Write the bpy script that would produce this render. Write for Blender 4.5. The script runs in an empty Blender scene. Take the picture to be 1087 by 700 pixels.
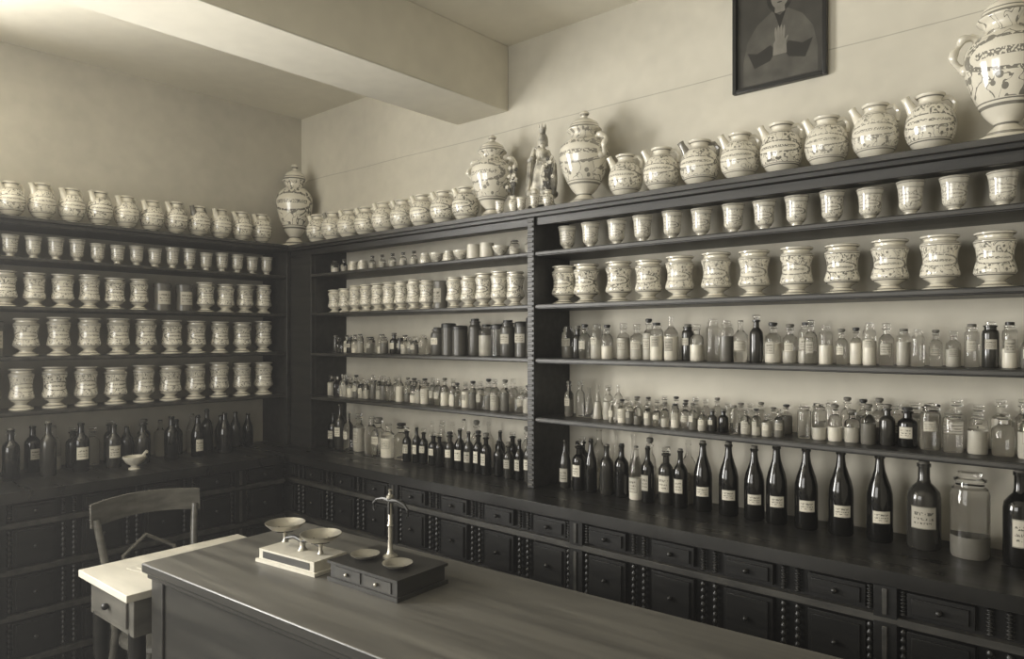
import bpy, math, random
from mathutils import Vector, Matrix
random.seed(11)
PI=math.pi
sc=bpy.context.scene
try:
    sc.view_settings.view_transform='Standard'
    sc.view_settings.look='None'
except Exception: pass
sc.view_settings.exposure=0.0

# ------------------------------------------------------------ materials
def lin(c): return c/12.92 if c<=0.04045 else ((c+0.055)/1.055)**2.4
def tone(v): return (lin(min(1,v*1.0)),lin(min(1,v*.976)),lin(v*0.905),1)
class NT:
    def __init__(s,m):
        s.t=m.node_tree; s.n=s.t.nodes; s.l=s.t.links
    def add(s,ty,**k):
        n=s.n.new(ty)
        for a,b in k.items(): setattr(n,a,b)
        return n
    def put(s,sock,v):
        if hasattr(v,'is_output') or isinstance(v,bpy.types.NodeSocket): s.l.new(v,sock)
        else: sock.default_value=v
    def m(s,op,a,b=0.0,c=0.0):
        n=s.add('ShaderNodeMath',operation=op)
        s.put(n.inputs[0],a); s.put(n.inputs[1],b); s.put(n.inputs[2],c)
        return n.outputs[0]
    def mix(s,f,a,b):
        n=s.add('ShaderNodeMix',data_type='RGBA')
        s.put(n.inputs[0],f); s.put(n.inputs[6],a); s.put(n.inputs[7],b)
        return n.outputs[2]
    def xyz(s,x,y,z):
        n=s.add('ShaderNodeCombineXYZ'); s.put(n.inputs[0],x); s.put(n.inputs[1],y); s.put(n.inputs[2],z); return n.outputs[0]
    def noise(s,vec,scale,detail=2,dist=0.0):
        n=s.add('ShaderNodeTexNoise'); s.put(n.inputs['Vector'],vec); n.inputs['Scale'].default_value=scale
        n.inputs['Detail'].default_value=detail; n.inputs['Distortion'].default_value=dist
        return n.outputs[0]
def newmat(name,rough=0.5,metal=0.0,spec=0.5):
    m=bpy.data.materials.new(name); m.use_nodes=True
    nt=NT(m); b=nt.n['Principled BSDF']
    b.inputs['Roughness'].default_value=rough; b.inputs['Metallic'].default_value=metal
    b.inputs['Specular IOR Level'].default_value=spec
    return m,nt,b
def noisy(name,v1,v2,rough=0.5,metal=0.0,scale=(6,6,6),spec=0.5,bump=0.0,detail=4,rv=0.0):
    m,nt,b=newmat(name,rough,metal,spec)
    tc=nt.add('ShaderNodeTexCoord'); mp=nt.add('ShaderNodeMapping')
    mp.inputs['Scale'].default_value=scale
    nt.l.new(tc.outputs['Object'],mp.inputs['Vector'])
    f=nt.noise(mp.outputs[0],1.0,detail)
    r=nt.add('ShaderNodeMapRange'); nt.l.new(f,r.inputs[0]); r.inputs[1].default_value=.3; r.inputs[2].default_value=.7
    nt.l.new(nt.mix(r.outputs[0],tone(v1),tone(v2)),b.inputs['Base Color'])
    if rv: nt.l.new(nt.m('MULTIPLY_ADD',r.outputs[0],rv,rough),b.inputs['Roughness'])
    if bump:
        bp=nt.add('ShaderNodeBump'); bp.inputs['Strength'].default_value=bump; bp.inputs['Distance'].default_value=.01
        nt.l.new(f,bp.inputs['Height']); nt.l.new(bp.outputs[0],b.inputs['Normal'])
    return m

def plaster(name,v1,v2,seams=()):
    m,nt,b=newmat(name,.85,0,.2)
    g=nt.add('ShaderNodeNewGeometry'); 
    n1=nt.noise(g.outputs['Position'],1.3,5); n2=nt.noise(g.outputs['Position'],14,6)
    f=nt.m('ADD',nt.m('MULTIPLY',n1,.7),nt.m('MULTIPLY',n2,.3))
    r=nt.add('ShaderNodeMapRange'); nt.l.new(f,r.inputs[0]); r.inputs[1].default_value=.35; r.inputs[2].default_value=.65
    col=nt.mix(r.outputs[0],tone(v1),tone(v2))
    sp=nt.add('ShaderNodeSeparateXYZ'); nt.l.new(g.outputs['Position'],sp.inputs[0])
    for z in seams:
        wob=nt.m('MULTIPLY_ADD',n1,.02,z-.01)
        k=nt.m('LESS_THAN',nt.m('ABSOLUTE',nt.m('SUBTRACT',sp.outputs[2],wob)),.0018)
        col=nt.mix(nt.m('MULTIPLY',k,.4),col,tone(v1*.55))
    nt.l.new(col,b.inputs['Base Color'])
    bp=nt.add('ShaderNodeBump'); bp.inputs['Strength'].default_value=.25; bp.inputs['Distance'].default_value=.006
    nt.l.new(n2,bp.inputs['Height']); nt.l.new(bp.outputs[0],b.inputs['Normal'])
    return m

def faience(name,base=.86,ink=.34,dense=1.0,su=7.0,sv=3.2):
    m,nt,b=newmat(name,.12,0,.6)
    uv=nt.add('ShaderNodeUVMap'); uv.uv_map='UVMap'
    s=nt.add('ShaderNodeSeparateXYZ'); nt.l.new(uv.outputs[0],s.inputs[0]); u,v=s.outputs[0],s.outputs[1]
    at=nt.add('ShaderNodeAttribute'); at.attribute_name='rnd'; rnd=at.outputs['Fac']
    vec=nt.xyz(nt.m('MULTIPLY',u,su),nt.m('MULTIPLY',v,sv),nt.m('MULTIPLY',rnd,37.0))
    n=nt.noise(vec,2.2,1.5,.8)
    line=nt.m('LESS_THAN',nt.m('ABSOLUTE',nt.m('SUBTRACT',n,.5)),.02*dense)
    vo=nt.add('ShaderNodeTexVoronoi'); nt.l.new(vec,vo.inputs['Vector']); vo.inputs['Scale'].default_value=2.9
    dots=nt.m('LESS_THAN',vo.outputs['Distance'],.27*dense)
    pat=nt.m('MAXIMUM',line,dots)
    zone=nt.m('MULTIPLY',nt.m('GREATER_THAN',v,.27),nt.m('LESS_THAN',v,.80))
    du=nt.m('DIVIDE',nt.m('SUBTRACT',u,.5),.17); dv=nt.m('DIVIDE',nt.m('SUBTRACT',v,.53),.085)
    e=nt.m('ADD',nt.m('MULTIPLY',du,du),nt.m('MULTIPLY',dv,dv))
    outside=nt.m('GREATER_THAN',e,1.25)
    ring=nt.m('LESS_THAN',nt.m('ABSOLUTE',nt.m('SUBTRACT',e,1.45)),.3)
    ring=nt.m('MULTIPLY',ring,nt.m('GREATER_THAN',nt.noise(vec,9.0,1),.43))
    pat=nt.m('MAXIMUM',nt.m('MULTIPLY',nt.m('MULTIPLY',pat,zone),outside),ring)
    tv=nt.xyz(nt.m('MULTIPLY',u,110.0),nt.m('MULTIPLY',v,60.0),nt.m('MULTIPLY',rnd,91.0))
    tn=nt.noise(tv,1.0,0)
    txt=nt.m('MULTIPLY',nt.m('LESS_THAN',nt.m('ABSOLUTE',nt.m('SUBTRACT',v,.53)),.022),nt.m('GREATER_THAN',tn,.47))
    txt=nt.m('MULTIPLY',txt,nt.m('LESS_THAN',e,.8))
    pat=nt.m('MAXIMUM',pat,txt)
    for c,w in ((.06,.012),(.13,.007),(.235,.009),(.262,.004),(.81,.009),(.84,.004),(.95,.009)):
        pat=nt.m('MAXIMUM',pat,nt.m('LESS_THAN',nt.m('ABSOLUTE',nt.m('SUBTRACT',v,c)),w))
    soft=nt.noise(vec,.8,3)
    bc=nt.mix(soft,tone(base*.90),tone(min(1,base*1.04)))
    dark=nt.m('MULTIPLY_ADD',rnd,.25,.65)
    nt.l.new(nt.mix(nt.m('MULTIPLY',pat,dark),bc,tone(ink)),b.inputs['Base Color'])
    b.inputs['Coat Weight'].default_value=.8; b.inputs['Coat Roughness'].default_value=.04
    return m
def labelmat(name,base=.8):
    m,nt,b=newmat(name,.8,0,.2)
    uv=nt.add('ShaderNodeUVMap'); uv.uv_map='UVMap'
    s=nt.add('ShaderNodeSeparateXYZ'); nt.l.new(uv.outputs[0],s.inputs[0]); u,v=s.outputs[0],s.outputs[1]
    at=nt.add('ShaderNodeAttribute'); at.attribute_name='rnd'
    n=nt.noise(nt.xyz(nt.m('MULTIPLY',u,22.0),nt.m('MULTIPLY',v,9.0),nt.m('MULTIPLY',at.outputs['Fac'],77.0)),1.0,0)
    k=None
    for c,w in ((.68,.07),(.45,.05),(.26,.04)):
        q=nt.m('LESS_THAN',nt.m('ABSOLUTE',nt.m('SUBTRACT',v,c)),w); k=q if k is None else nt.m('MAXIMUM',k,q)
    k=nt.m('MULTIPLY',k,nt.m('GREATER_THAN',n,.5))
    k=nt.m('MULTIPLY',k,nt.m('LESS_THAN',nt.m('ABSOLUTE',nt.m('SUBTRACT',u,.5)),.38))
    edge=nt.m('MAXIMUM',nt.m('GREATER_THAN',nt.m('ABSOLUTE',nt.m('SUBTRACT',v,.5)),.46),nt.m('GREATER_THAN',nt.m('ABSOLUTE',nt.m('SUBTRACT',u,.5)),.47))
    k=nt.m('MAXIMUM',nt.m('MULTIPLY',k,.8),nt.m('MULTIPLY',edge,.6))
    bc=nt.mix(at.outputs['Fac'],tone(base*.75),tone(base))
    nt.l.new(nt.mix(k,bc,tone(.2)),b.inputs['Base Color'])
    return m
def glassmat(name,v,rough=.04,trans=1.0):
    m,nt,b=newmat(name,rough,0,.5)
    b.inputs['Base Color'].default_value=(v,v*.995,v*.985,1); b.inputs['Transmission Weight'].default_value=trans
    b.inputs['IOR'].default_value=1.22
    b.inputs['Coat Weight'].default_value=.5
    return m
def plain(name,v,rough=.5,metal=0,spec=.5):
    m,nt,b=newmat(name,rough,metal,spec)
    tc=nt.add('ShaderNodeTexCoord'); f=nt.noise(tc.outputs['Object'],30,2)
    nt.l.new(nt.mix(f,tone(v*.9),tone(min(1,v*1.1))),b.inputs['Base Color'])
    return m

M_wallR=plaster('plaster_wall_back',.71,.79,(2.548,))
M_wallL=plaster('plaster_wall_left',.66,.74)
M_wall=plaster('plaster_wall_plain',.58,.66)
M_ceil=plaster('plaster_ceiling',.84,.89)
M_beam=plaster('plaster_beam',.80,.86)
M_floor=noisy('floor_boards',.20,.30,.5,0,(1.5,14,2),bump=.2)
M_shelf=noisy('shelf_dark_wood',.09,.17,.42,0,(3,30,30),bump=.15)
M_shelfL=noisy('shelf_dark_wood_cross',.09,.17,.42,0,(30,3,30),bump=.15)
M_edge=noisy('worn_moulding_wood',.14,.25,.42,0,(8,30,30))
M_bead=noisy('turned_column_wood',.07,.12,.38,0,(8,30,30))
M_drawer=noisy('drawer_wood',.05,.10,.42,0,(6,6,40),spec=.35,bump=.1)
M_knob=plain('dark_knob',.10,.38)
M_top=noisy('countertop_polished',.08,.14,.25,0,(2,18,4),rv=.15)
M_table=noisy('table_top_wood',.27,.39,.4,0,(1.5,22,4),bump=.06,rv=.15)
M_tside=noisy('table_side_wood',.13,.20,.4,0,(2,8,22),bump=.08)
M_desk=noisy('pale_desk_board',.66,.78,.6,0,(3,12,3))
M_deskw=noisy('desk_wood',.28,.38,.4,0,(6,6,20))
M_chair=noisy('chair_bentwood',.27,.38,.25,0,(10,10,30),spec=.7)
M_leg=noisy('desk_leg_wood',.07,.12,.3,0,(10,10,30))
M_fa=faience('faience_painted',.87,.27,1.0,8,3.6)
M_fb=faience('faience_painted_urn',.86,.26,1.1,6.0,4.6)
M_fc=faience('faience_painted_plain',.86,.36,.8,7,2.6)
M_lab=labelmat('paper_label')
M_cg=glassmat('clear_glass',.98)
M_gg=glassmat('grey_glass',.90,.05)
M_dg=plain('dark_bottle_glass',.06,.1,0,.6)
M_dg2=plain('brown_bottle_glass',.17,.12,0,.6)
M_p1=plain('powder_pale',.78,.3); M_p2=plain('powder_grey',.62,.3); M_p3=plain('powder_dark',.38,.25)
M_cork=plain('cork',.42,.8); M_cap=plain('dark_stopper',.14,.4)
M_tin=plain('japanned_tin',.28,.3)
M_brass=plain('brass',.66,.38,.75); M_iron=plain('iron_dark',.14,.4,.5); M_marble=plain('pale_scale_base',.72,.35)
M_stat=noisy('statue_plaster',.36,.88,.4,0,(26,26,26))
M_flow=plain('flower_pale',.78,.6); M_leaf=plain('flower_leaf',.34,.6)
M_frame=plain('picture_frame_black',.09,.35)
M_pA=noisy('picture_ground',.18,.26,.3,0,(8,8,8)); M_pB=noisy('picture_robe',.25,.34,.3,0,(16,16,16)); M_pC=noisy('picture_skin',.40,.48,.3,0,(20,20,20)); M_pD=plain('picture_dark',.15,.3)
M_win=plain('window_paint',.75,.5)

# ------------------------------------------------------------ mesh builder
class MB:
    def __init__(s): s.V=[];s.F=[];s.Mi=[];s.UV=[];s.R=[];s.mats=[];s.xf=Matrix.Identity(4)
    def mi(s,m):
        if m not in s.mats: s.mats.append(m)
        return s.mats.index(m)
    def v(s,p,r=0.0):
        s.V.append(tuple(s.xf@Vector(p))); s.R.append(r); return len(s.V)-1
    def f(s,ids,m,uv=None):
        s.F.append(tuple(ids)); s.Mi.append(s.mi(m)); s.UV.append(uv or [(0,0)]*len(ids))
    def lathe(s,prof,loc,h,r,m,segs=20,face=-PI/2,rnd=None,fn=None,wob=None):
        if rnd is None: rnd=random.random()
        x,y,z=loc; rings=[]
        for (a,b) in prof:
            ring=[]
            for j in range(segs):
                t=face+(j/segs-.5)*2*PI; rr=max(a*r,2e-4)
                if wob: rr*=wob(t,b)
                ring.append(s.v((x+rr*math.cos(t),y+rr*math.sin(t),z+b*h),rnd))
            rings.append(ring)
        for i in range(len(prof)-1):
            zm=(prof[i][1]+prof[i+1][1])/2
            mm=fn(zm,i) if fn else m
            for j in range(segs):
                k=(j+1)%segs
                s.f((rings[i][j],rings[i][k],rings[i+1][k],rings[i+1][j]),mm,
                    [(j/segs,prof[i][1]),((j+1)/segs,prof[i][1]),((j+1)/segs,prof[i+1][1]),(j/segs,prof[i+1][1])])
    def patch(s,loc,h,r,z0,z1,half,m,face=-PI/2,rnd=None,n=6):
        if rnd is None: rnd=random.random()
        x,y,z=loc; lo=[];hi=[]
        for j in range(n+1):
            t=face+(j/n-.5)*2*half
            lo.append(s.v((x+r*math.cos(t),y+r*math.sin(t),z+z0*h),rnd)); hi.append(s.v((x+r*math.cos(t),y+r*math.sin(t),z+z1*h),rnd))
        for j in range(n):
            s.f((lo[j],lo[j+1],hi[j+1],hi[j]),m,[(j/n,0),((j+1)/n,0),((j+1)/n,1),(j/n,1)])
    def box(s,x0,x1,y0,y1,z0,z1,m,mtop=None):
        p=[s.v(q) for q in ((x0,y0,z0),(x1,y0,z0),(x1,y1,z0),(x0,y1,z0),(x0,y0,z1),(x1,y0,z1),(x1,y1,z1),(x0,y1,z1))]
        q=[(0,0),(1,0),(1,1),(0,1)]
        for k,ids in enumerate(((0,3,2,1),(4,5,6,7),(0,1,5,4),(1,2,6,5),(2,3,7,6),(3,0,4,7))):
            s.f([p[i] for i in ids],(mtop if (mtop and k==1) else m),q)
    def tube(s,pts,rad,m,segs=8,flat=1.0,rnd=0.5):
        pts=[Vector(p) for p in pts]; n=len(pts)
        if not hasattr(rad,'__len__'): rad=[rad]*n
        rings=[];prev=None
        for i in range(n):
            d=(pts[min(i+1,n-1)]-pts[max(i-1,0)]).normalized()
            up=Vector((0,0,1)) if abs(d.z)<.95 else Vector((1,0,0))
            if prev is None: a=d.cross(up).normalized()
            else:
                a=(prev-d*prev.dot(d)).normalized()
            prev=a; b=d.cross(a).normalized()
            rings.append([s.v(pts[i]+(a*math.cos(2*PI*j/segs)+b*math.sin(2*PI*j/segs)*flat)*rad[i],rnd) for j in range(segs)])
        for i in range(n-1):
            for j in range(segs):
                k=(j+1)%segs
                s.f((rings[i][j],rings[i][k],rings[i+1][k],rings[i+1][j]),m,[(0,.5)]*4)
        s.f(rings[0][::-1],m,[(0,.5)]*segs); s.f(rings[-1],m,[(0,.5)]*segs)
    def ball(s,c,r,m,segs=10,rings=7,sx=1,sy=1,sz=1):
        R=[]
        for i in range(rings+1):
            t=PI*i/rings
            R.append([s.v((c[0]+sx*r*max(math.sin(t),.002)*math.cos(2*PI*j/segs),c[1]+sy*r*max(math.sin(t),.002)*math.sin(2*PI*j/segs),c[2]-sz*r*math.cos(t)),.5) for j in range(segs)])
        for i in range(rings):
            for j in range(segs):
                k=(j+1)%segs
                s.f((R[i][j],R[i][k],R[i+1][k],R[i+1][j]),m,[(0,.5)]*4)
    def build(s,name,loc=(0,0,0),rz=0,parent=None,bevel=0,ang=38,scale=1):
        me=bpy.data.meshes.new(name); me.from_pydata(s.V,[],s.F)
        for m in s.mats: me.materials.append(m)
        me.polygons.foreach_set('material_index',s.Mi)
        me.polygons.foreach_set('use_smooth',[True]*len(s.F))
        uv=me.uv_layers.new(name='UVMap'); flat=[c for f in s.UV for p in f for c in p]
        uv.data.foreach_set('uv',flat)
        at=me.attributes.new('rnd','FLOAT','POINT'); at.data.foreach_set('value',s.R)
        me.update()
        try: me.set_sharp_from_angle(angle=math.radians(ang))
        except Exception: pass
        o=bpy.data.objects.new(name,me); sc.collection.objects.link(o)
        o.location=loc; o.rotation_euler=(0,0,rz); o.scale=(scale,)*3
        if parent: o.parent=parent
        if bevel:
            b=o.modifiers.new('bevel','BEVEL'); b.width=bevel; b.segments=2; b.limit_method='ANGLE'; b.angle_limit=math.radians(50)
        return o

def smooth_prof(p,n=3):
    out=[]
    for i in range(len(p)-1):
        p0=p[max(i-1,0)];p1=p[i];p2=p[i+1];p3=p[min(i+2,len(p)-1)]
        for k in range(n):
            t=k/n
            def cr(a,b,c,d): return .5*((2*b)+(-a+c)*t+(2*a-5*b+4*c-d)*t*t+(-a+3*b-3*c+d)*t**3)
            out.append((max(cr(p0[0],p1[0],p2[0],p3[0]),0),cr(p0[1],p1[1],p2[1],p3[1])))
    out.append(p[-1]); return out
P_champ=[(0,0),(.9,0),(1,.02),(1,.45),(.97,.54),(.83,.63),(.6,.72),(.42,.8),(.35,.87),(.33,.93),(.41,.935),(.41,.96),(.33,.965),(.33,1),(0,1)]
P_bord=[(0,0),(.93,0),(1,.02),(1,.58),(.93,.65),(.65,.71),(.42,.75),(.36,.8),(.35,.93),(.42,.935),(.42,.97),(.33,.97),(.33,1),(0,1)]
P_med=[(0,0),(.94,0),(1,.03),(1,.58),(.94,.64),(.66,.70),(.44,.73),(.42,.84),(.62,.86),(.62,.89),(.36,.9),(.36,.915),(.56,.93),(.58,.985),(.4,1),(0,1)]
P_jar=[(0,0),(.95,0),(1,.03),(1,.74),(.93,.8),(.74,.83),(.72,.88),(.84,.89),(.84,.92),(.6,.93),(.62,.99),(.45,1),(0,1)]
P_can=[(0,0),(1,0),(1,.84),(1.06,.845),(1.06,.955),(.95,.985),(.3,1),(0,1)]
P_flask=[(0,0),(.95,0),(1,.04),(.9,.2),(.5,.6),(.3,.75),(.28,.93),(.4,.96),(.4,1),(0,1)]
P_alb=[(0,0),(.93,0),(.95,.03),(.8,.065),(.5,.115),(.47,.145),(.62,.18),(.92,.24),(1,.29),(.97,.35),(.86,.48),(.84,.58),(.88,.70),(.98,.79),(1,.83),(.92,.87),(.78,.895),(.78,.925),(.95,.95),(.97,.985),(.9,1),(.78,.985),(.72,.92),(0,.9)]
P_gob=[(0,0),(.72,0),(.74,.03),(.6,.08),(.4,.14),(.4,.18),(.6,.24),(.78,.34),(.8,.5),(.84,.75),(.94,.93),(1.0,.97),(.98,1),(.88,.99),(.78,.85),(0,.8)]
P_che=smooth_prof([(0,0),(.56,0),(.58,.025),(.43,.07),(.42,.10),(.62,.16),(.88,.28),(1,.45),(.97,.61),(.8,.75),(.56,.84),(.45,.885),(.46,.93),(.58,.975),(.57,1),(.46,.995),(.38,.93),(0,.9)],2)
P_urn=smooth_prof([(0,0),(.76,0),(.78,.03),(.56,.07),(.3,.12),(.3,.14),(.5,.19),(.78,.32),(.96,.46),(1,.55),(.92,.63),(.68,.69),(.54,.72),(.53,.76),(.66,.785),(.68,.80),(.6,.825),(.52,.87),(.28,.91),(.13,.925),(.12,.94),(.2,.965),(.12,.99),(0,1)],2)
P_urn[0]=(0,0); P_urn[1]=(.4,0)
P_bowl=[(0,0),(.5,0),(.5,.1),(.3,.2),(.3,.3),(.7,.5),(1,.9),(1,1),(.92,1),(.6,.6),(0,.45)]
P_mini=[(0,0),(.8,0),(1,.2),(1,.6),(.8,.8),(.85,1),(.7,1),(.6,.8),(0,.7)]

# ------------------------------------------------------------ room
XR=4.7; YF=-4.3; H=2.935
def boxobj(name,b,m,bev=0):
    q=MB(); q.box(*b,m); return q.build(name,bevel=bev)
boxobj('floor',(-.2,XR+.2,YF-.2,.2,-.1,0),M_floor)
boxobj('ceiling',(-.2,XR+.2,YF-.2,.2,H,H+.12),M_ceil)
boxobj('wall_back',(-.2,XR+.2,0,.2,0,H),M_wallR)
boxobj('wall_right',(XR,XR+.2,YF,0,0,H),M_wall)
def holed(name,axis,pos,th,a0,a1,w0,w1,z0,z1,m):
    q=MB()
    for (s0,s1,t0,t1) in ((a0,w0,0,H),(w1,a1,0,H),(w0,w1,0,z0),(w0,w1,z1,H)):
        if axis=='x': q.box(pos,pos+th,s0,s1,t0,t1,m)
        else: q.box(s0,s1,pos,pos+th,t0,t1,m)
    return q.build(name)
WL=(-3.75,-2.12,.95,2.65)
holed('wall_left','x',-.2,.2,YF,0,WL[0],WL[1],WL[2],WL[3],M_wallL)
WF=(.8,2.9,1.0,2.6)  # made-up opening in the unseen front wall, added for fill light
holed('wall_front','y',YF-.2,.2,-.2,XR+.2,WF[0],WF[1],WF[2],WF[3],M_wall)
boxobj('ceiling_beam',(1.36,1.69,YF,0,2.637,H),M_beam,.004)
def window(name,axis,pos,w0,w1,z0,z1):
    q=MB()
    def b(s0,s1,t0,t1,d=.04):
        if axis=='x': q.box(pos,pos+d,s0,s1,t0,t1,M_win)
        else: q.box(s0,s1,pos,pos+d,t0,t1,M_win)
    b(w0,w0+.06,z0,z1);b(w1-.06,w1,z0,z1);b(w0+.06,w1-.06,z0,z0+.06);b(w0+.06,w1-.06,z1-.06,z1)
    c=(w0+w1)/2; b(c-.04,c+.04,z0+.06,z1-.06)
    for k in (1,2):
        z=z0+(z1-z0)*k/3; b(w0+.06,c-.04,z-.012,z+.012,.03); b(c+.04,w1-.06,z-.012,z+.012,.03)
    q.build(name)
window('window_1','x',-.12,*WL)
window('added_fill_window','y',YF-.12,*WF)  # out-of-view window, added to go with the fill lamp

# ------------------------------------------------------------ shelving
SH=[2.10,1.945,1.732,1.515,1.277]   # top faces (first one is the thick cornice shelf)
DR=.23; DL=.25
q=MB()
q.box(0.002,4.3,-DR-.02,-.001,2.082,2.115,M_shelf); q.box(0.27,4.3,-DR-.035,-DR-.02,2.096,2.115,M_edge)
q.box(DL,4.3,-DR,-DR+.02,2.05,2.082,M_shelf)
for z in SH[1:]:
    q.box(.46,2.005,-DR,-.001,z-.018,z,M_shelf); q.box(2.04,4.3,-DR,-.001,z-.02,z,M_shelf)
    q.box(.46,2.005,-DR-.006,-DR,z-.015,z-.003,M_edge); q.box(2.04,4.3,-DR-.006,-DR,z-.016,z-.003,M_edge)
q.box(2.005,2.04,-DR-.012,-.001,.991,2.082,M_shelf)
for k in range(54):
    z=1.0+k*.02
    q.box(2.009,2.036,-DR-.017,-DR-.012,z,z+.009,M_edge)
q.box(DL,.46,-DR-.005,-DR+.02,.991,2.05,M_shelf); q.box(.44,.46,-DR+.02,-.001,.991,2.082,M_shelf)
q.box(4.26,4.3,-DR,-.001,.991,2.05,M_shelf)
q.build('pharmacy_shelving',bevel=.002)
q=MB(); y1=-2.0
q.box(0.001,DL+.02,y1,-DR-.035,2.082,2.115,M_shelfL); q.box(DL,DL+.015+.02,y1,-DR-.04,2.1,2.115,M_edge)
for z in SH[1:]:
    q.box(0.001,DL,y1,-DR-.03,z-.018,z,M_shelfL); q.box(DL,DL+.006,y1,-DR-.03,z-.015,z-.003,M_edge)
q.box(0.001,DL,y1-.03,y1,.991,2.115,M_shelfL)
q.box(.001,DL+.01,-DR-.03,-DR-.008,.991,2.082,M_shelfL)
q.build('pharmacy_shelving',bevel=.002)

# ------------------------------------------------------------ drawer counters
ROWS=[(.872,.94),(.69,.84),(.51,.655),(.33,.475),(.13,.295)]
P_bead=[]
for i in range(7):
    z=i/7; P_bead+= [(.55,z+.01),(1,z+.05),(1,z+.09),(.55,z+.13)]
def counter(L,front,xf):
    q=MB(); q.xf=xf
    q.box(0,L,-front+.02,-.001,.08,.95,M_drawer)
    q.box(.0,L,-front-.02,-.001,.95,.99,M_top)
    q.box(0,L,-front-.008,-front+.02,.945,.95,M_edge)
    q.box(0,L,-front+.06,-.001,0.001,.08,M_drawer)
    for (a,b) in ((.846,.866),(.662,.684),(.482,.504),(.302,.324),(.09,.115)):
        q.box(0,L,-front-.006,-front+.02,a,b,M_edge)
    n=int(L/.25)
    for k in range(n+1):
        x=k*.25+.115
        if x>L-.05: break
        wide=(k%4==1)
        for (a,b) in ROWS:
            if wide:
                q.box(x-.028,x+.028,-front-.008,-front+.02,a-.01,b+.01,M_drawer)
                q.box(x-.006,x+.006,-front-.014,-front-.008,a,b,M_edge)
            for sx in ((-.02,.02) if not wide else (-.04,.04)):
                q.lathe(P_bead,(x+sx,-front+.006,a),b-a,.009,M_bead,8)
            x0=x+.05; x1=x+.20
            if x1<L:
                q.box(x0,x1,-front,-front+.02,a+.004,b-.004,M_drawer)
                q.box(x0+.012,x1-.012,-front-.008,-front,a+.014,b-.014,M_drawer)
                zc=(a+b)/2; xc=(x0+x1)/2
                q.ball((xc,-front-.018,zc),.008,M_knob,8,6)
    return q
c=counter(4.25,.40,Matrix.Translation((0.001,0,0))); c.build('apothecary_drawer_counter',bevel=.0015)
xf=Matrix.Translation((0,-2.05,0))@Matrix.Rotation(PI/2,4,'Z')
c=counter(1.61,.53,xf); c.build('apothecary_drawer_counter',bevel=.0015)

# ------------------------------------------------------------ faience
def chev(q,loc,h=.18,r=.066,face=-PI/2,sp=PI,m=None):
    m=m or M_fa; rn=random.random()
    q.lathe(P_che,loc,h,r,m,24,face,rn)
    d=Vector((math.cos(sp),math.sin(sp),0)); o=Vector(loc)
    q.tube([o+d*r*.55+Vector((0,0,h*.68)),o+d*r*.76+Vector((0,0,h*.83)),o+d*r*.9+Vector((0,0,h*.93)),o+d*r*.98+Vector((0,0,h*.985))],[.02,.014,.011,.0125],m,10,rnd=rn)
    b=-d
    q.tube([o+b*r*.42+Vector((0,0,h*.94)),o+b*r*.74+Vector((0,0,h*.95)),o+b*r*.95+Vector((0,0,h*.85)),o+b*r*.88+Vector((0,0,h*.70))],[.0075]*4,m,6,rnd=rn)
z0=2.1155
for x in (2.389,2.543,2.695,2.843,2.985,3.128,3.269,3.415):
    q=MB(); chev(q,(0,0,0),.182*random.uniform(.97,1.03),.067*random.uniform(.97,1.03),-PI/2+.1,PI*random.uniform(.92,1.08)+.35)
    q.build('spouted_faience_jar',(x,-.115,z0))
for i in range(9):
    q=MB(); chev(q,(0,0,0),.176*random.uniform(.97,1.03),.064,-PI/2,PI+.3)
    q.build('spouted_faience_jar',(.345+i*.148,-.115,z0))
for i in range(14):
    q=MB(); chev(q,(0,0,0),.172*random.uniform(.96,1.04),.057,0,-PI/2+.3+random.uniform(-.2,.2))
    q.build('spouted_faience_jar',(.13,-.34-i*.12,z0))
def urn(name,loc,h,r,face,ax,handles=True,m=M_fb):
    q=MB(); q.lathe(P_urn,(0,0,0),h,r,m,32,face,random.random())
    if handles:
        for s in (-1,1):
            d=Vector((math.cos(ax),math.sin(ax),0))*s
            pts=[];rad=[]
            for k in range(15):
                t=k/14; a=-PI*.45+t*PI*1.15
                pts.append(d*(r*.86+r*.36*math.cos(a))+Vector((-math.sin(ax)*s*.008*math.sin(t*14),math.cos(ax)*.008*math.sin(t*14),h*(.60+.105*math.sin(a)))))
                rad.append(.010+.003*math.sin(t*20))
            q.tube(pts,rad,m,8)
            q.tube([pts[-1],pts[-1]+d*.02+Vector((0,0,.012)),pts[-1]+d*.035+Vector((0,0,.004))],[.012,.011,.005],m,8)
            q.ball(tuple(d*r*.95+Vector((0,0,h*.5))),.016,m,8,6)
    q.build(name,loc,ang=50)
urn('lidded_faience_urn',(1.70,-.12,z0),.385,.096,-PI/2,.25)
urn('lidded_faience_urn',(2.20,-.12,z0),.39,.102,-PI/2+.2,-.25)
urn('lidded_faience_urn',(3.60,-.14,z0),.43,.1,-PI/2+.3,.35)
urn('lidded_faience_urn',(.14,-.135,z0+.001),.50,.105,-PI/4,PI/4+.0,False)

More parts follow.
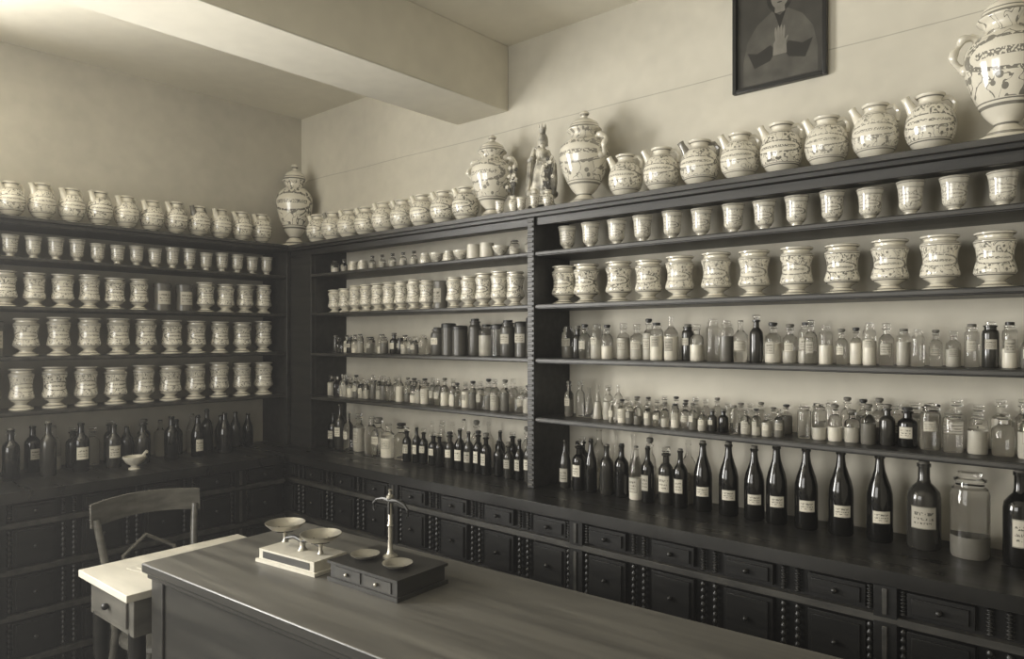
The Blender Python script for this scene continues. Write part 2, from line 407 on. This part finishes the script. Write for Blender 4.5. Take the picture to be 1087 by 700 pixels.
# statue of the Virgin and child
q=MB()
q.lathe([(0,0),(1,0),(1,.25),(.85,.4),(.8,.8),(.95,.85),(.95,1),(0,1)],(0,0,0),.04,.055,M_fb,8,0)
fold=lambda t,b: 1+ (.09*math.sin(t*7+b*3)+.05*math.sin(t*13+1))*(1-b)
q.lathe([(0,0),(.9,0),(1,.03),(.95,.2),(.8,.42),(.62,.6),(.5,.68),(.56,.78),(.52,.86),(.25,.92),(.15,.95),(.14,1)],(0,0,.04),.2,.046,M_stat,28,0,wob=fold)
q.ball((0,0,.262),.017,M_stat,12,9,.85,.9,1.15)
q.lathe([(1.1,0),(1.15,.3),(1.02,.6),(.75,.8),(.3,.98),(0,1)],(0,.005,.232),.054,.018,M_stat,14,0)
q.lathe([(.8,0),(1,.25),(.95,.3),(1.15,.9),(1,.9),(.8,.3)],(0,.002,.281),.022,.013,M_stat,12,0)
for k in range(6):
    a=k*PI/3; q.tube([(.013*math.cos(a),.013*math.sin(a),.30),(.016*math.cos(a),.016*math.sin(a),.315)],[.0028,.0012],M_stat,5)
q.tube([(-.024,0,.205),(-.04,-.012,.18),(-.034,-.034,.175),(-.014,-.04,.185)],[.012,.013,.010,.006],M_stat,8)
q.tube([(.024,0,.205),(.042,-.01,.178),(.04,-.034,.168),(.022,-.046,.17)],[.012,.013,.010,.006],M_stat,8)
q.lathe([(0,0),(.9,0),(1,.2),(.8,.7),(.5,1),(0,1.02)],(.03,-.036,.172),.04,.014,M_stat,10,0)
q.ball((.031,-.038,.222),.0105,M_stat,10,8)
q.tube([(.03,-.045,.203),(.018,-.055,.207),(.01,-.056,.214)],[.005,.004,.003],M_stat,6)
q.tube([(.026,-.046,.176),(.022,-.058,.165),(.022,-.056,.148)],[.006,.005,.004],M_stat,6)
for s in (-1,1):
    q.tube([(s*.018,-.026,.225),(s*.036,-.03,.16),(s*.034,-.04,.10),(s*.052,-.03,.045)],[.006,.010,.011,.007],M_stat,6)
    q.tube([(s*.03,.0,.20),(s*.052,.0,.15),(s*.056,.0,.09),(s*.05,.0,.045)],[.008,.014,.014,.012],M_stat,6)
for k in range(8):
    a=k*PI/4; q.ball((.048*math.cos(a),.048*math.sin(a),.05),.014,M_stat,8,6)
q.build('madonna_statuette',(1.985,-.12,z0+.03),scale=1.1)
q=MB(); q.lathe([(0,0),(1,0),(1,.3),(.9,.5),(.9,.8),(1,1),(0,1)],(0,0,0),.029,.062,M_edge,20,0); q.build('statue_plinth',(1.985,-.12,z0))
for x in (1.895,2.078):
    q=MB(); q.lathe([(0,0),(.7,0),(.5,.12),(1,.45),(.9,.7),(.5,.85),(.75,1),(.6,1),(.4,.85),(0,.8)],(0,0,0),.075,.024,M_fb,14)
    for k in range(26):
        a=random.uniform(0,2*PI); rr=random.uniform(0,.034); zz=.10+random.uniform(0,.11)
        p=(rr*math.cos(a),rr*.6*math.sin(a),zz)
        q.tube([(0,0,.07),(p[0]*.5,p[1]*.5,(.07+zz)*.5),p],.0012,M_leaf,4)
        for j in range(5):
            b=j*2*PI/5; q.ball((p[0]+.005*math.cos(b),p[1]-.002,p[2]+.005*math.sin(b)),.0042,M_flow if k%3 else M_leaf,6,4)
    q.build('flower_vase',(x,-.2,z0))
q=MB()
for x in (1.83,1.95,2.02): q.lathe(P_gob,(x,-.215,z0),.06,.022,M_fb,14)
q.build('small_ceramic_pots')

# goblets & albarelli
for x in (2.115,2.23,2.352,2.466,2.59,2.705,2.822,2.93,3.036,3.146,3.256,3.365,3.476,3.59,3.70,3.81):
    q=MB(); q.lathe(P_gob,(0,0,0),.108*random.uniform(.95,1.04),.039,M_fc,20,-PI/2,random.random()); q.build('faience_goblet_pot',(x,-.12,SH[1]+.0005))
for x in (2.10,2.21,2.362,2.492,2.62,2.76,2.895,3.036,3.175,3.31,3.44,3.572,3.705,3.84):
    q=MB(); q.lathe(P_alb,(0,0,0),.156*random.uniform(.98,1.03),.052,M_fa,24,-PI/2+.1,random.random()); q.build('footed_albarello_jar',(x,-.12,SH[2]+.0005))
q=MB()
x=.52; E=.0006
while x<1.93:
    h=.125+.03*(x/1.9)+random.uniform(-.006,.006); r=.04
    if random.random()<.2: q.lathe(P_can,(x,-.12,SH[2]+E),h*.95,r*.85,M_p3,18); q.patch((x,-.12,SH[2]+E),h,r*.87,.2,.7,.9,M_lab)
    else: q.lathe(P_alb,(x,-.12,SH[2]+E),h,r,M_fa,20)
    x+=.094
q.build('footed_albarello_jars_row')
q=MB(); y=-.31
while y>-1.95: q.lathe(P_gob,(.13,y,SH[1]+E),.108*random.uniform(.9,1.05),.036,M_fc,18,0); y-=.088
q.build('faience_goblet_pots_row')
for zi,h,r,st in ((2,.158,.047,.112),(3,.172,.051,.128),(4,.185,.053,.13)):
    q=MB(); y=-.33
    while y>-1.93:
        if random.random()<.12:
            q.lathe(P_can,(.13,y,SH[zi]+E),h*.9,r*.85,M_p3,18,0); q.patch((.13,y,SH[zi]+E),h,r*.87,.2,.65,.9,M_lab,0)
        else: q.lathe(P_alb,(.13,y,SH[zi]+E),h*random.uniform(.96,1.03),r*random.uniform(.95,1.05),M_fa,22,random.uniform(-.2,.2))
        y-=st
    q.build('footed_albarello_jars_row')

# ------------------------------------------------------------ glassware
def bottle(q,kind,loc,h,r,face=-PI/2,glass=None,content=None,fill=.5,cap=None,label=True,segs=16):
    P={'ch':P_champ,'bo':P_bord,'me':P_med,'ja':P_jar,'ca':P_can,'fl':P_flask}[kind]
    capz={'ch':.965,'bo':.968,'me':.905,'ja':.925,'ca':.85,'fl':.98}[kind]
    def fn(zm,i):
        if zm>capz: return cap or M_cork
        if content and zm<fill: return content
        return glass
    P2=P
    if content:
        P2=[]
        for i,p in enumerate(P):
            P2.append(p)
            if i+1<len(P) and p[1]<fill<P[i+1][1]:
                t=(fill-p[1])/(P[i+1][1]-p[1]); P2.append((p[0]+t*(P[i+1][0]-p[0]),fill))
    q.lathe(P2,loc,h,r,glass,segs,face,fn=fn)
    if label:
        z1={'ch':.42,'bo':.5,'me':.52,'ja':.62,'ca':.65,'fl':.2}[kind]; z0_=z1-random.uniform(.2,.3)
        if kind!='fl': q.patch(loc,h,r*1.02,max(z0_,.08),z1,random.uniform(.6,.9),M_lab,face+random.uniform(-.25,.25))
CL=[M_cg,M_cg,M_cg,M_gg,M_gg,M_gg,M_gg,M_gg,M_gg,M_cg,M_dg2]
def rc(): return random.choice([M_p1,M_p2,M_p2,M_p3])
def row(name,a,b,z,hf,rf,kinds,wall='back',d=.11,lab=.5,gl=None,gap=.006,jit=.02,fillp=.6,cap=None,segs=16):
    q=MB(); x=a
    while x<b:
        t=(x-a)/(b-a); r=rf(t)*random.uniform(.88,1.1); h=hf(t)*random.uniform(.86,1.12); x+=r+gap/2
        loc=(x,-d+random.uniform(-jit,jit),z+.0006) if wall=='back' else (d+random.uniform(-jit,jit),-x,z+.0006)
        g=random.choice(gl or CL)
        con=rc() if random.random()<fillp and g in (M_cg,M_gg) else None
        bottle(q,random.choice(kinds),loc,h,r,-PI/2 if wall=='back' else 0,g,con,random.uniform(.3,.65),cap or random.choice([M_cork,M_cap,M_gg,M_gg]),random.random()<lab,segs)
        x+=r+gap/2
    return q.build(name)
row('medicine_bottles_row',2.08,3.05,SH[3],lambda t:.145,lambda t:.024,['me','me','bo','ja'],lab=.6,d=.12)
row('medicine_bottles_row',3.06,3.9,SH[3],lambda t:.125-.02*t,lambda t:.019,['me','me','ja'],lab=.55,d=.12,gl=[M_cg,M_gg,M_gg,M_cg,M_gg,M_dg2,M_dg])
row('medicine_bottles_row',2.10,2.33,SH[4],lambda t:.14,lambda t:.02,['me','fl','bo'],lab=.3,d=.10)
row('vials_row',2.35,3.0,SH[4],lambda t:.085,lambda t:.016,['me','me','ja'],lab=.7,d=.17,jit=.01,gl=[M_dg,M_dg2,M_cg,M_gg,M_gg])
row('vials_row',2.35,3.0,SH[4],lambda t:.095,lambda t:.018,['me'],lab=.4,d=.07,jit=.01,gl=[M_cg,M_gg])
row('medicine_jars_row',3.04,3.9,SH[4],lambda t:.10+.05*t,lambda t:.021+.010*t,['ja','me','me'],lab=.35,d=.13,jit=.012,gl=[M_cg,M_gg,M_cg,M_gg,M_cg,M_dg2,M_dg])
row('medicine_jars_row',3.06,3.88,SH[4],lambda t:.12+.04*t,lambda t:.02+.006*t,['ja','me','me'],lab=.2,d=.06,jit=.004,gl=[M_cg,M_gg,M_cg])
row('medicine_bottles_row',.50,1.26,SH[3],lambda t:.095,lambda t:.021,['me','ja'],lab=.5,d=.12)
row('canister_row',1.32,1.91,SH[3],lambda t:.15+.02*t,lambda t:.034,['ca','ja'],lab=.3,d=.12,gl=[M_tin,M_p3,M_tin,M_gg],cap=M_cap,segs=22)
row('medicine_bottles_row',.48,1.94,SH[4],lambda t:.11+.02*t,lambda t:.020,['me','bo','me'],lab=.4,d=.13,jit=.01,gl=[M_cg,M_gg,M_cg])
row('medicine_bottles_row',.48,1.94,SH[4],lambda t:.10,lambda t:.018,['me','bo'],lab=.2,d=.06,jit=.01,gl=[M_cg,M_gg])
q=MB(); x=.52
while x<1.93:
    k=random.random(); z=SH[1]+E
    if x>1.55 and k<.5: q.lathe([(0,0),(1,0),(1,1),(0,1)],(x,-.12,z),.075,.032,M_p1,20)
    elif k<.4: q.lathe(P_mini,(x,-.12,z),.06,.028,M_fc,16)
    elif k<.7: bottle(q,'me',(x,-.12,z),.08,.018,glass=M_gg,content=M_p2)
    elif k<.85: q.lathe(P_bowl,(x,-.12,z),.055,.038,M_fc,18)
    else: bottle(q,'ja',(x,-.12,z),.075,.022,glass=M_cg,content=M_p1)
    x+=.082
q.build('small_pots_row')
row('medicine_bottles_row',.50,.72,.99,lambda t:.22,lambda t:.030,['bo','me'],lab=.4,d=.13,gl=[M_dg,M_dg2,M_gg])
row('glass_decanters_row',.80,1.05,.99,lambda t:.20,lambda t:.038,['me','bo'],lab=.3,d=.12,gl=[M_cg,M_gg],fillp=.3)
row('dark_medicine_bottles_row',1.14,1.93,.99,lambda t:.165+.02*t,lambda t:.023,['bo','me'],lab=.8,d=.15,jit=.012,gl=[M_dg,M_dg,M_dg2],gap=.014)
row('dark_medicine_bottles_row',1.2,1.93,.99,lambda t:.2+.02*t,lambda t:.024,['bo','me'],lab=.3,d=.06,jit=.005,gl=[M_dg,M_gg,M_cg],gap=.03)
row('dark_medicine_bottles_row',2.09,2.64,.99,lambda t:.21,lambda t:.026,['bo','ch','me','bo'],lab=.9,d=.14,jit=.012,gl=[M_dg,M_dg,M_dg2,M_cg],gap=.012)
row('dark_medicine_bottles_row',2.11,2.64,.99,lambda t:.225,lambda t:.025,['bo','fl','me'],lab=.5,d=.06,jit=.004,gl=[M_dg,M_cg,M_gg],gap=.03)
for x,h,r in ((2.715,.245,.032),(2.81,.25,.033),(2.90,.245,.033),(2.975,.26,.033),(3.07,.262,.035),(3.175,.264,.036),(3.285,.264,.036)):
    q=MB(); bottle(q,'ch',(0,0,0),h,r,-PI/2+.35,M_dg,None,label=False,segs=24)
    q.patch((0,0,0),h,r*1.015,.22,.36,.7,M_lab,-PI/2+.4,.8)
    q.build('dark_wine_bottle',(x,-.13,.9905))
q=MB(); bottle(q,'bo',(0,0,0),.25,.044,-PI/2+.3,M_dg2,None,segs=24); q.build('brown_demijohn',(3.40,-.12,.9905))
q=MB(); bottle(q,'ja',(0,0,0),.235,.048,-PI/2+.3,M_cg,M_p3,.25,cap=M_cg,label=False,segs=28); q.build('glass_storage_jar',(3.515,-.13,.9905))
q=MB(); bottle(q,'bo',(0,0,0),.255,.04,-PI/2+.3,M_dg,None,segs=24); q.build('dark_wine_bottle',(3.63,-.13,.9905))
q=MB(); bottle(q,'ja',(0,0,0),.22,.042,-PI/2+.3,M_gg,M_p3,.4,cap=M_cap,segs=24); q.build('glass_storage_jar',(3.76,-.14,.9905))
row('dark_bottles_row',.36,1.90,.99,lambda t:.20,lambda t:.030,['bo','me','ch'],wall='left',lab=.25,d=.09,jit=.01,gl=[M_dg,M_dg2,M_gg],gap=.02,fillp=.3)
row('dark_bottles_row',.55,1.85,.99,lambda t:.22,lambda t:.032,['bo','ch'],wall='left',lab=.6,d=.24,gl=[M_dg,M_dg,M_dg2],gap=.07)
q=MB(); q.lathe(P_bowl,(0,0,0),.06,.05,M_marble,24,0); q.tube([(0,0,.03),(.03,.02,.06),(.05,.035,.085)],[.009,.006,.008],M_marble,8); q.build('pharmacy_mortar',(.38,-1.12,.9905))

# ------------------------------------------------------------ table
a=math.radians(3.6); TH=.88
L=2.25; W=.63
q=MB()
q.box(0,L,0,W,TH-.03,TH,M_tside,M_table)
q.box(.012,L-.012,.012,W-.012,TH-.05,TH-.03,M_tside)
q.box(.03,L-.03,.03,W-.03,.0,TH-.05,M_tside)
q.box(.022,L-.022,.022,W-.022,0,.09,M_tside)
for x0,x1 in ((.02,.09),(1.08,1.16),(L-.09,L-.02)): q.box(x0,x1,.022,.03,.09,TH-.05,M_tside)
q.build('dispensing_counter_table',(1.474,-1.525,0.0005),a,bevel=.004)

# desk
q=MB()
q.box(0,.40,0,.60,.755,.78,M_desk)
q.box(.03,.38,.03,.57,.63,.755,M_deskw)
q.box(.06,.34,.022,.03,.65,.74,M_deskw); q.ball((.2,.012,.695),.012,M_knob,8,6)
P_leg=smooth_prof([(.9,0),(.5,.03),(.7,.08),(.55,.15),(.75,.4),(.95,.55),(.6,.62),(1,.67),(.6,.72),(1,.76),(1,1)],2)
for (x,y) in ((.055,.055),(.345,.055),(.055,.545),(.345,.545)):
    q.lathe(P_leg,(x,y,0),.64,.026,M_leg,14)
q.box(.345,.355,.055,.545,.10,.13,M_leg)
q.build('writing_desk',(1.055,-1.57,0.0005),0.02,bevel=.002)
q=MB(); q.box(-.1,.1,-.14,.14,0,.003,M_desk); q.box(-.08,.12,-.12,.13,.003,.005,M_desk); q.build('paper_sheets',(1.25,-1.3,.782),.2)

# chair
q=MB()
q.lathe([(0,0),(.98,0),(1.02,.3),(1.0,.8),(.94,1),(0,.9)],(.19,0,.435),.03,.185,M_chair,28)
for s in (-1,1):
    q.tube([(.34,s*.15,0),(.32,s*.14,.25),(.30,s*.13,.44)],[.013,.016,.018],M_chair,10)
    q.tube([(-.03,s*.175,0),(.0,s*.16,.25),(.03,s*.15,.45),(.01,s*.165,.62),(-.03,s*.185,.80),(-.045,s*.195,.88)],[.013,.016,.017,.016,.015,.014],M_chair,10)
rail=[]
n=14
for k in range(n+1):
    t=-1+2*k/n; rail.append((-.045-.05*(1-t*t),t*.215))
for i in range(n):
    (xa,ya),(xb,yb)=rail[i],rail[i+1]
    def zt(t): return .942+.012*(1-t*t)
    def zb(t): return .85+.016*(1-t*t)
    ta=-1+2*i/n; tb=-1+2*(i+1)/n
    p=[q.v(v) for v in ((xa-.009,ya,zb(ta)),(xb-.009,yb,zb(tb)),(xb-.015,yb,zt(tb)),(xa-.015,ya,zt(ta)),(xa+.009,ya,zb(ta)),(xb+.009,yb,zb(tb)),(xb+.003,yb,zt(tb)),(xa+.003,ya,zt(ta)))]
    for ids in ((0,3,2,1),(4,5,6,7),(3,7,6,2),(0,1,5,4)): q.f([p[j] for j in ids],M_chair)
    if i==0: q.f([p[0],p[4],p[7],p[3]],M_chair)
    if i==n-1: q.f([p[1],p[2],p[6],p[5]],M_chair)
q.tube([(.03,-.10,.45),(.01,-.115,.6),(-.03,-.10,.72),(-.065,0,.78),(-.03,.10,.72),(.01,.115,.6),(.03,.10,.45)],.009,M_chair,8)
ring=[(.19+.145*math.cos(t*PI/8),.14*math.sin(t*PI/8),.22) for t in range(17)]
q.tube(ring,.009,M_chair,8)
q.build('bentwood_chair',(.83,-1.225,0.0005),0.0)

# ------------------------------------------------------------ scales
TZ=TH+.001
P_pan=[(0,0),(.3,.02),(.7,.25),(.95,.8),(1,1),(.96,1),(.66,.35),(.28,.12),(0,.1)]
q=MB()
q.box(-.13,.13,-.065,.065,.008,.042,M_marble); q.box(-.14,.14,-.072,.072,.0,.01,M_marble)
q.box(-.11,.11,-.067,-.065,.015,.036,M_edge)
q.lathe([(1,0),(.6,.2),(.5,.7),(.8,1),(0,1)],(0,0,.042),.04,.016,M_brass,12)
q.tube([(-.085,0,.066),(-.04,0,.078),(0,0,.072),(.04,0,.078),(.085,0,.066)],[.005,.006,.009,.006,.005],M_iron,8)
for s,dz in ((-1,.01),(1,0)):
    q.lathe([(1,0),(.6,.3),(.6,.7),(1,1),(0,1)],(s*.085,0,.045+dz),.032,.01,M_brass,10)
    q.tube([(s*.085-.035,0,.086+dz),(s*.085,0,.076+dz),(s*.085+.035,0,.086+dz)],.004,M_iron,6)
    q.tube([(s*.085,-.035,.086+dz),(s*.085,0,.076+dz),(s*.085,.035,.086+dz)],.004,M_iron,6)
    q.lathe(P_pan,(s*.085,0,.082+dz),.026,.064,M_brass,28)
q.build('counter_balance_scale',(1.865,-1.19,TZ),.12)
q=MB()
q.box(-.15,.15,-.10,.10,0,.012,M_tside); q.box(-.143,.143,-.093,.093,.012,.052,M_tside); q.box(-.15,.15,-.10,.10,.052,.06,M_tside)
q.box(-.12,-.008,-.096,-.093,.017,.047,M_edge); q.box(.008,.12,-.096,-.093,.017,.047,M_edge)
for s in (-1,1): q.ball((s*.064,-.101,.032),.006,M_brass,8,6)
cx=-.02
q.lathe([(1,0),(1,.03),(.5,.06),(.35,.1),(.28,.25),(.28,.45),(.45,.47),(.28,.5),(.24,.84),(.5,.87),(.5,.9),(.25,.92),(.2,.96),(.32,.985),(.1,1),(0,1)],(cx,.03,.06),.205,.023,M_brass,14)
q.box(cx-.004,cx+.004,.022,.038,.19,.245,M_iron)
q.tube([(cx-.075,.03,.212),(cx-.06,.03,.226),(cx-.03,.03,.233),(cx,.03,.231),(cx+.03,.03,.233),(cx+.06,.03,.226),(cx+.075,.03,.212)],[.004,.005,.006,.009,.006,.005,.004],M_iron,8)
for s in (-1,1):
    q.tube([(cx+s*.075,.03,.214),(cx+s*.075,.03,.196),(cx+s*.069,.03,.190)],.003,M_iron,6)
    q.lathe(P_pan,(s*.07-.005,-.02,.061),.014,.044,M_brass,26)
q.build('column_balance_scale',(2.205,-1.125,TZ),.05)

# ------------------------------------------------------------ picture on the wall
px0,px1,pz0,pz1=2.775,3.098,2.466,2.86; fw=.014
root=bpy.data.objects.new('framed_portrait',None); sc.collection.objects.link(root); root.location=((px0+px1)/2,-.001,(pz0+pz1)/2)
W2=(px1-px0)/2;H2=(pz1-pz0)/2
q=MB()
q.box(-W2,-W2+fw,-.022,-.001,-H2,H2,M_frame);q.box(W2-fw,W2,-.022,-.001,-H2,H2,M_frame);q.box(-W2+fw,W2-fw,-.022,-.001,-H2,-H2+fw,M_frame);q.box(-W2+fw,W2-fw,-.022,-.001,H2-fw,H2,M_frame)
q.build('frame',parent=root,bevel=.002)
q=MB(); q.box(-W2+fw,W2-fw,-.008,-.001,-H2+fw,H2-fw,M_pA)
def poly(pts,d,m):
    ids=[q.v((x,-.008-d,z)) for x,z in pts]; q.f(ids,m)
def ell(cx,cz,rx,rz,d,m,rot=0,n=24):
    poly([(cx+rx*math.cos(2*PI*k/n)*math.cos(rot)-rz*math.sin(2*PI*k/n)*math.sin(rot),cz+rx*math.cos(2*PI*k/n)*math.sin(rot)+rz*math.sin(2*PI*k/n)*math.cos(rot)) for k in range(n)],d,m)
# half-length figure: cloaked shoulders, head, hands joined at the breast
poly([(-.125,-.175),(.13,-.175),(.13,-.09),(.115,-.02),(.08,.03),(.035,.06),(.02,.07),(-.015,.07),(-.03,.06),(-.075,.03),(-.11,-.02),(-.125,-.09)],.0004,M_pB)
ell(.004,.115,.046,.062,.0006,M_pD)
poly([(-.014,.055),(.022,.055),(.02,.085),(-.012,.085)],.0007,M_pC)
ell(.004,.112,.031,.044,.0009,M_pC)
ell(-.008,.12,.006,.0025,.0012,M_pD); ell(.016,.12,.006,.0025,.0012,M_pD); ell(.004,.09,.009,.0025,.0012,M_pD); ell(.004,.106,.0035,.009,.0012,M_pB)
poly([(-.016,.06),(.004,.0),(.026,.06),(.004,.045)],.0008,M_pD)
poly([(-.11,-.06),(-.085,-.12),(-.03,-.105),(-.008,-.075),(-.028,-.05),(-.075,-.07)],.0008,M_pD)
poly([(.115,-.06),(.09,-.12),(.035,-.105),(.014,-.075),(.034,-.05),(.08,-.07)],.0008,M_pD)
poly([(-.02,-.09),(.028,-.09),(.026,-.05),(.016,-.03),(-.006,-.03),(-.018,-.05)],.0011,M_pC)
for k in range(4): ell(-.009+.009*k,-.02+.004*(1.5-abs(k-1.5)),.0043,.026,.0012+.0001*k,M_pC,.06-.04*k)
ell(.0245,-.045,.004,.016,.0014,M_pC,-.5)
q.build('painting',parent=root)

# ------------------------------------------------------------ light
def area(name,loc,rot,sx,sy,e):
    l=bpy.data.lights.new(name,'AREA'); l.shape='RECTANGLE'; l.size=sx; l.size_y=sy; l.energy=e; l.color=(1,.975,.925)
    o=bpy.data.objects.new(name,l); sc.collection.objects.link(o); o.location=loc; o.rotation_euler=rot; return o
area('daylight_left_window',(-.3,(WL[0]+WL[1])/2,(WL[2]+WL[3])/2),(0,-PI/2,0),1.8,1.7,320)
area('ceiling_fill_lamp',(-.75,(WL[0]+WL[1])/2,.75),(0,-PI/2-.75,0),1.2,2.0,165)  # added lamp standing in for ground bounce, brightens the ceiling
area('front_fill_lamp',((WF[0]+WF[1])/2,YF-.3,(WF[2]+WF[3])/2),(PI/2,0,0),2.1,1.7,85)  # added fill lamp behind the made-up front opening
w=bpy.data.worlds.new('World'); sc.world=w; w.use_nodes=True
wn=w.node_tree
wn.nodes['Background'].inputs[0].default_value=(1,.98,.95,1); wn.nodes['Background'].inputs[1].default_value=1.5
vs=wn.nodes.new('ShaderNodeVolumeScatter'); vs.inputs['Color'].default_value=(1,.98,.95,1); vs.inputs['Density'].default_value=.009; vs.inputs['Anisotropy'].default_value=.2
wn.links.new(vs.outputs[0],wn.nodes['World Output'].inputs['Volume'])

# ------------------------------------------------------------ camera
cd=bpy.data.cameras.new('Camera'); cam=bpy.data.objects.new('Camera',cd); sc.collection.objects.link(cam)
cam.location=(3.862,-2.473,1.6); cam.rotation_euler=(PI/2,0,math.asin(.656)); cd.sensor_width=36; cd.lens=25.2; cd.shift_y=8/1087
cd.clip_start=.05
sc.camera=cam
